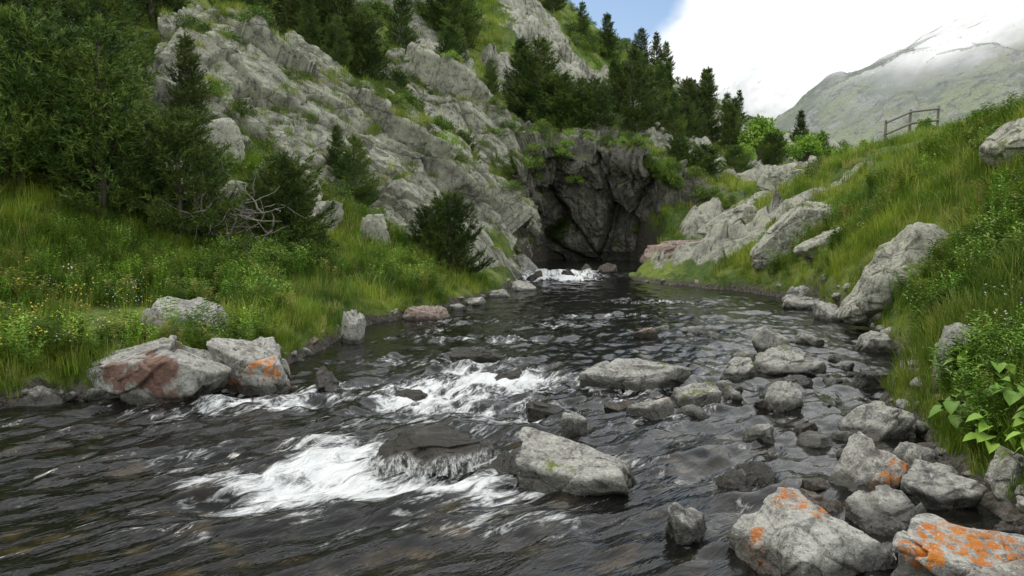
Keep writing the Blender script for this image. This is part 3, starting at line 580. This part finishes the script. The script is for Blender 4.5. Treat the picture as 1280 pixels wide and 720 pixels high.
# ---------------------------------------------------------------- pebbles
pc=coll('pebble',[mk('p',bshape(100+i,4)[0]*np.array([.5,.4,.3]),icos(4)[1],[rockG,rockO,rockG,rockRed,rockG][i],link=False) for i in range(5)])
x,y=samp(6000,3.2,32,-44,44);e=edge(x,y)+wob(x,y);k=(np.abs(e-.14)<.17);x=x[k];y=y[k]
s=rng.uniform(.05,.28,len(x))*rng.uniform(.4,1,len(x))*np.clip(.6+np.hypot(x,y)*.05,0,2);pi=rng.choice([0,0,2,4,4,0,3],len(x))
scatter('river_stones',x,y,np.maximum(H(x,y),-.03),s,pi,pc,6,.3)
x,y=samp(36,5,22,12,32);e=edge(x,y);k=(e<-.3)&(e>-2.4);x=x[k];y=y[k]
scatter('stream_stones',x,y,np.zeros(len(x))-.01,rng.uniform(.12,.36,len(x)),rng.choice([0,0,2,4,4,3],len(x)),pc,8,.2)
# ---------------------------------------------------------------- dead branches
r=np.random.default_rng(5);parts=[]
z0=H([-5.3],[14.9])[0]
for i in range(70):
    p=np.array([-5.3+r.normal(0,.35),14.8+r.normal(0,.2),z0+r.uniform(.1,.8)]);d=np.array([r.normal(0,.6),r.normal(-.2,.4),r.normal(.1,.55)]);pts=[p]
    for j in range(7): d=d+r.normal(0,.3,3);pts.append(pts[-1]+d/np.linalg.norm(d)*r.uniform(.08,.16))
    parts.append(tube(pts,np.linspace(r.uniform(.01,.026),.004,8),5))
V,F=join(parts);mk('dead_branches',V,F,deadM)
# ---------------------------------------------------------------- fence
emp=D.objects.new('wooden_fence',None);S.collection.objects.link(emp)
fp=[(14.6,31.5),(15.7,31.8),(16.9,32)];fz=H([a for a,_ in fp],[b for _,b in fp]);tops=[]
for i,(a,b2) in enumerate(fp):
    V,F=tube([(a,b2,fz[i]-.2),(a,b2,fz[i]+.6),(a+.02,b2,fz[i]+1.2)],[.06,.055,.05],8);o=mk('post_%d'%i,V,F,deadM);o.parent=emp;tops.append((a,b2,fz[i]+1.1))
for j,dz in enumerate((0,-.45)):
    V,F=tube([(t_[0],t_[1]-.07,t_[2]+dz) for t_ in tops],[.045]*3,8);o=mk('rail_%d'%j,V,F,deadM);o.parent=emp
# ---------------------------------------------------------------- mountains
def mount(name,rows,nu,nv,amp,mat,seed):
    P=np.array(rows,float);P=cubic(P,nv);P=cubic(P.transpose(1,0,2),nu).transpose(1,0,2);V=P.reshape(-1,3)
    q=V*np.array([.012,.006,.012]);h=fbm(q,6,seed,.55);V[:,2]+=h*amp+(1-np.abs(fbm(V*.03,4,seed+3)))*amp*.35-amp*.3
    V[:,2]+=facet(V*.05,seed)*amp*.08
    return mk(name,V,gridF(nv,nu),mat)
def mtmat(name,haze,z0,z1):
    m,nt,b,out=newmat(name);g=nd(nt,'ShaderNodeNewGeometry');pos=g.outputs[0]
    c=mix(nt,mr(nt,noi(nt,pos,.03,5,.7),.42,.58),(.06,.11,.02),(.2,.25,.07))
    c=mix(nt,mr(nt,noi(nt,mapv(nt,pos,(1,1,1.6),(5,0,0)),.06,7,.8),.53,.58),c,(.28,.28,.25))
    c=mix(nt,mr(nt,noi(nt,pos,.2,4,.75),.52,.6),c,(.02,.035,.012))
    nt.links.new(c,b.inputs['Base Color']);b.inputs['Roughness'].default_value=1
    bp=nd(nt,'ShaderNodeBump',{'Height':noi(nt,pos,.08,5,.78),'Distance':16.});nt.links.new(bp.outputs[0],b.inputs['Normal'])
    em=nd(nt,'ShaderNodeEmission',{0:(.82,.86,.88,1),1:1.});mx=nd(nt,'ShaderNodeMixShader',{0:haze,1:b.outputs[0],2:em.outputs[0]})  # haze painted into the slope as an even pale glow
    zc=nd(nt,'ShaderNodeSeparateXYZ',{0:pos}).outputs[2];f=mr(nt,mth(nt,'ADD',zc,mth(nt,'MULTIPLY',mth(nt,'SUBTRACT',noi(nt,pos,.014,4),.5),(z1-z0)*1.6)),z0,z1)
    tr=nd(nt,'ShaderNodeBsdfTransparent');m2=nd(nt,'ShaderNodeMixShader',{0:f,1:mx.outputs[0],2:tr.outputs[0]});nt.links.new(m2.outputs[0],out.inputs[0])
    return m
mount('mountain',[[(40,250,-5),(80,220,-3),(130,180,0),(170,160,5),(220,150,15),(320,140,40)],
[(70,340,10),(110,310,24),(155,280,40),(200,270,55),(250,260,75),(350,250,110)],
[(90,430,25),(139,400,62),(185,400,92),(235,400,117),(300,390,155),(420,380,215)],
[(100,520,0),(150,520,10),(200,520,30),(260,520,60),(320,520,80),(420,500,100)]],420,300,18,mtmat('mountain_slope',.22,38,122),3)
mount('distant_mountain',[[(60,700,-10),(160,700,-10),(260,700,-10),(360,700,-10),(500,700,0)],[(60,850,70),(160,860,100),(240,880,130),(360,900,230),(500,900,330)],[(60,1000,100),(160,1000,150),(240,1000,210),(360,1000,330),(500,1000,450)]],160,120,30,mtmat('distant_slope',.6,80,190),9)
# ---------------------------------------------------------------- world and light
W=D.worlds.new('World');S.world=W;W.use_nodes=True;nt=W.node_tree;nt.nodes.clear()
EL,AZ=rad(58),rad(-50)
sky=nd(nt,'ShaderNodeTexSky',sky_type='NISHITA',sun_disc=False,sun_elevation=EL,sun_rotation=AZ)
b1=nd(nt,'ShaderNodeBackground',{0:sky.outputs[0],1:.15});tc=nd(nt,'ShaderNodeTexCoord').outputs['Generated']
cn=noi(nt,mapv(nt,tc,(1,1,2.2)),2.4,5,.6,.2)
b2=nd(nt,'ShaderNodeBackground',{0:mix(nt,mr(nt,noi(nt,mapv(nt,tc,(1,1,2)),3.5,5,.6),.35,.65),(.75,.775,.8),(1,1,.99)),1:1.38})
dv=Vector((.135,1,.30)).normalized();dp=nd(nt,'ShaderNodeVectorMath',{0:tc,1:dv},operation='DOT_PRODUCT').outputs['Value']
hole=mr(nt,mth(nt,'ADD',dp,mth(nt,'MULTIPLY',mth(nt,'SUBTRACT',cn,.5),.012)),.9955,.998)
f=mth(nt,'MULTIPLY',mth(nt,'SUBTRACT',1,hole),mr(nt,cn,.28,.38))
mx=nd(nt,'ShaderNodeMixShader',{0:f,1:b1.outputs[0],2:b2.outputs[0]});wo=nd(nt,'ShaderNodeOutputWorld');nt.links.new(mx.outputs[0],wo.inputs[0])
sl=D.lights.new('sun','SUN');sl.energy=1.4;sl.angle=rad(16);sl.color=(1,.95,.86);so=D.objects.new('sun',sl);S.collection.objects.link(so)
dirn=Vector((math.sin(AZ)*math.cos(EL),math.cos(AZ)*math.cos(EL),math.sin(EL)));so.rotation_euler=dirn.to_track_quat('Z','Y').to_euler()
cam=D.cameras.new('camera');cam.lens=28;cam.sensor_width=36;cam.clip_end=5000;cam.clip_start=.05;co=D.objects.new('camera',cam);S.collection.objects.link(co);co.location=(0,0,1.6);co.rotation_euler=(rad(90-4.02),0,0);S.camera=co
S.view_settings.view_transform='Standard';S.view_settings.look='None';S.view_settings.exposure=0
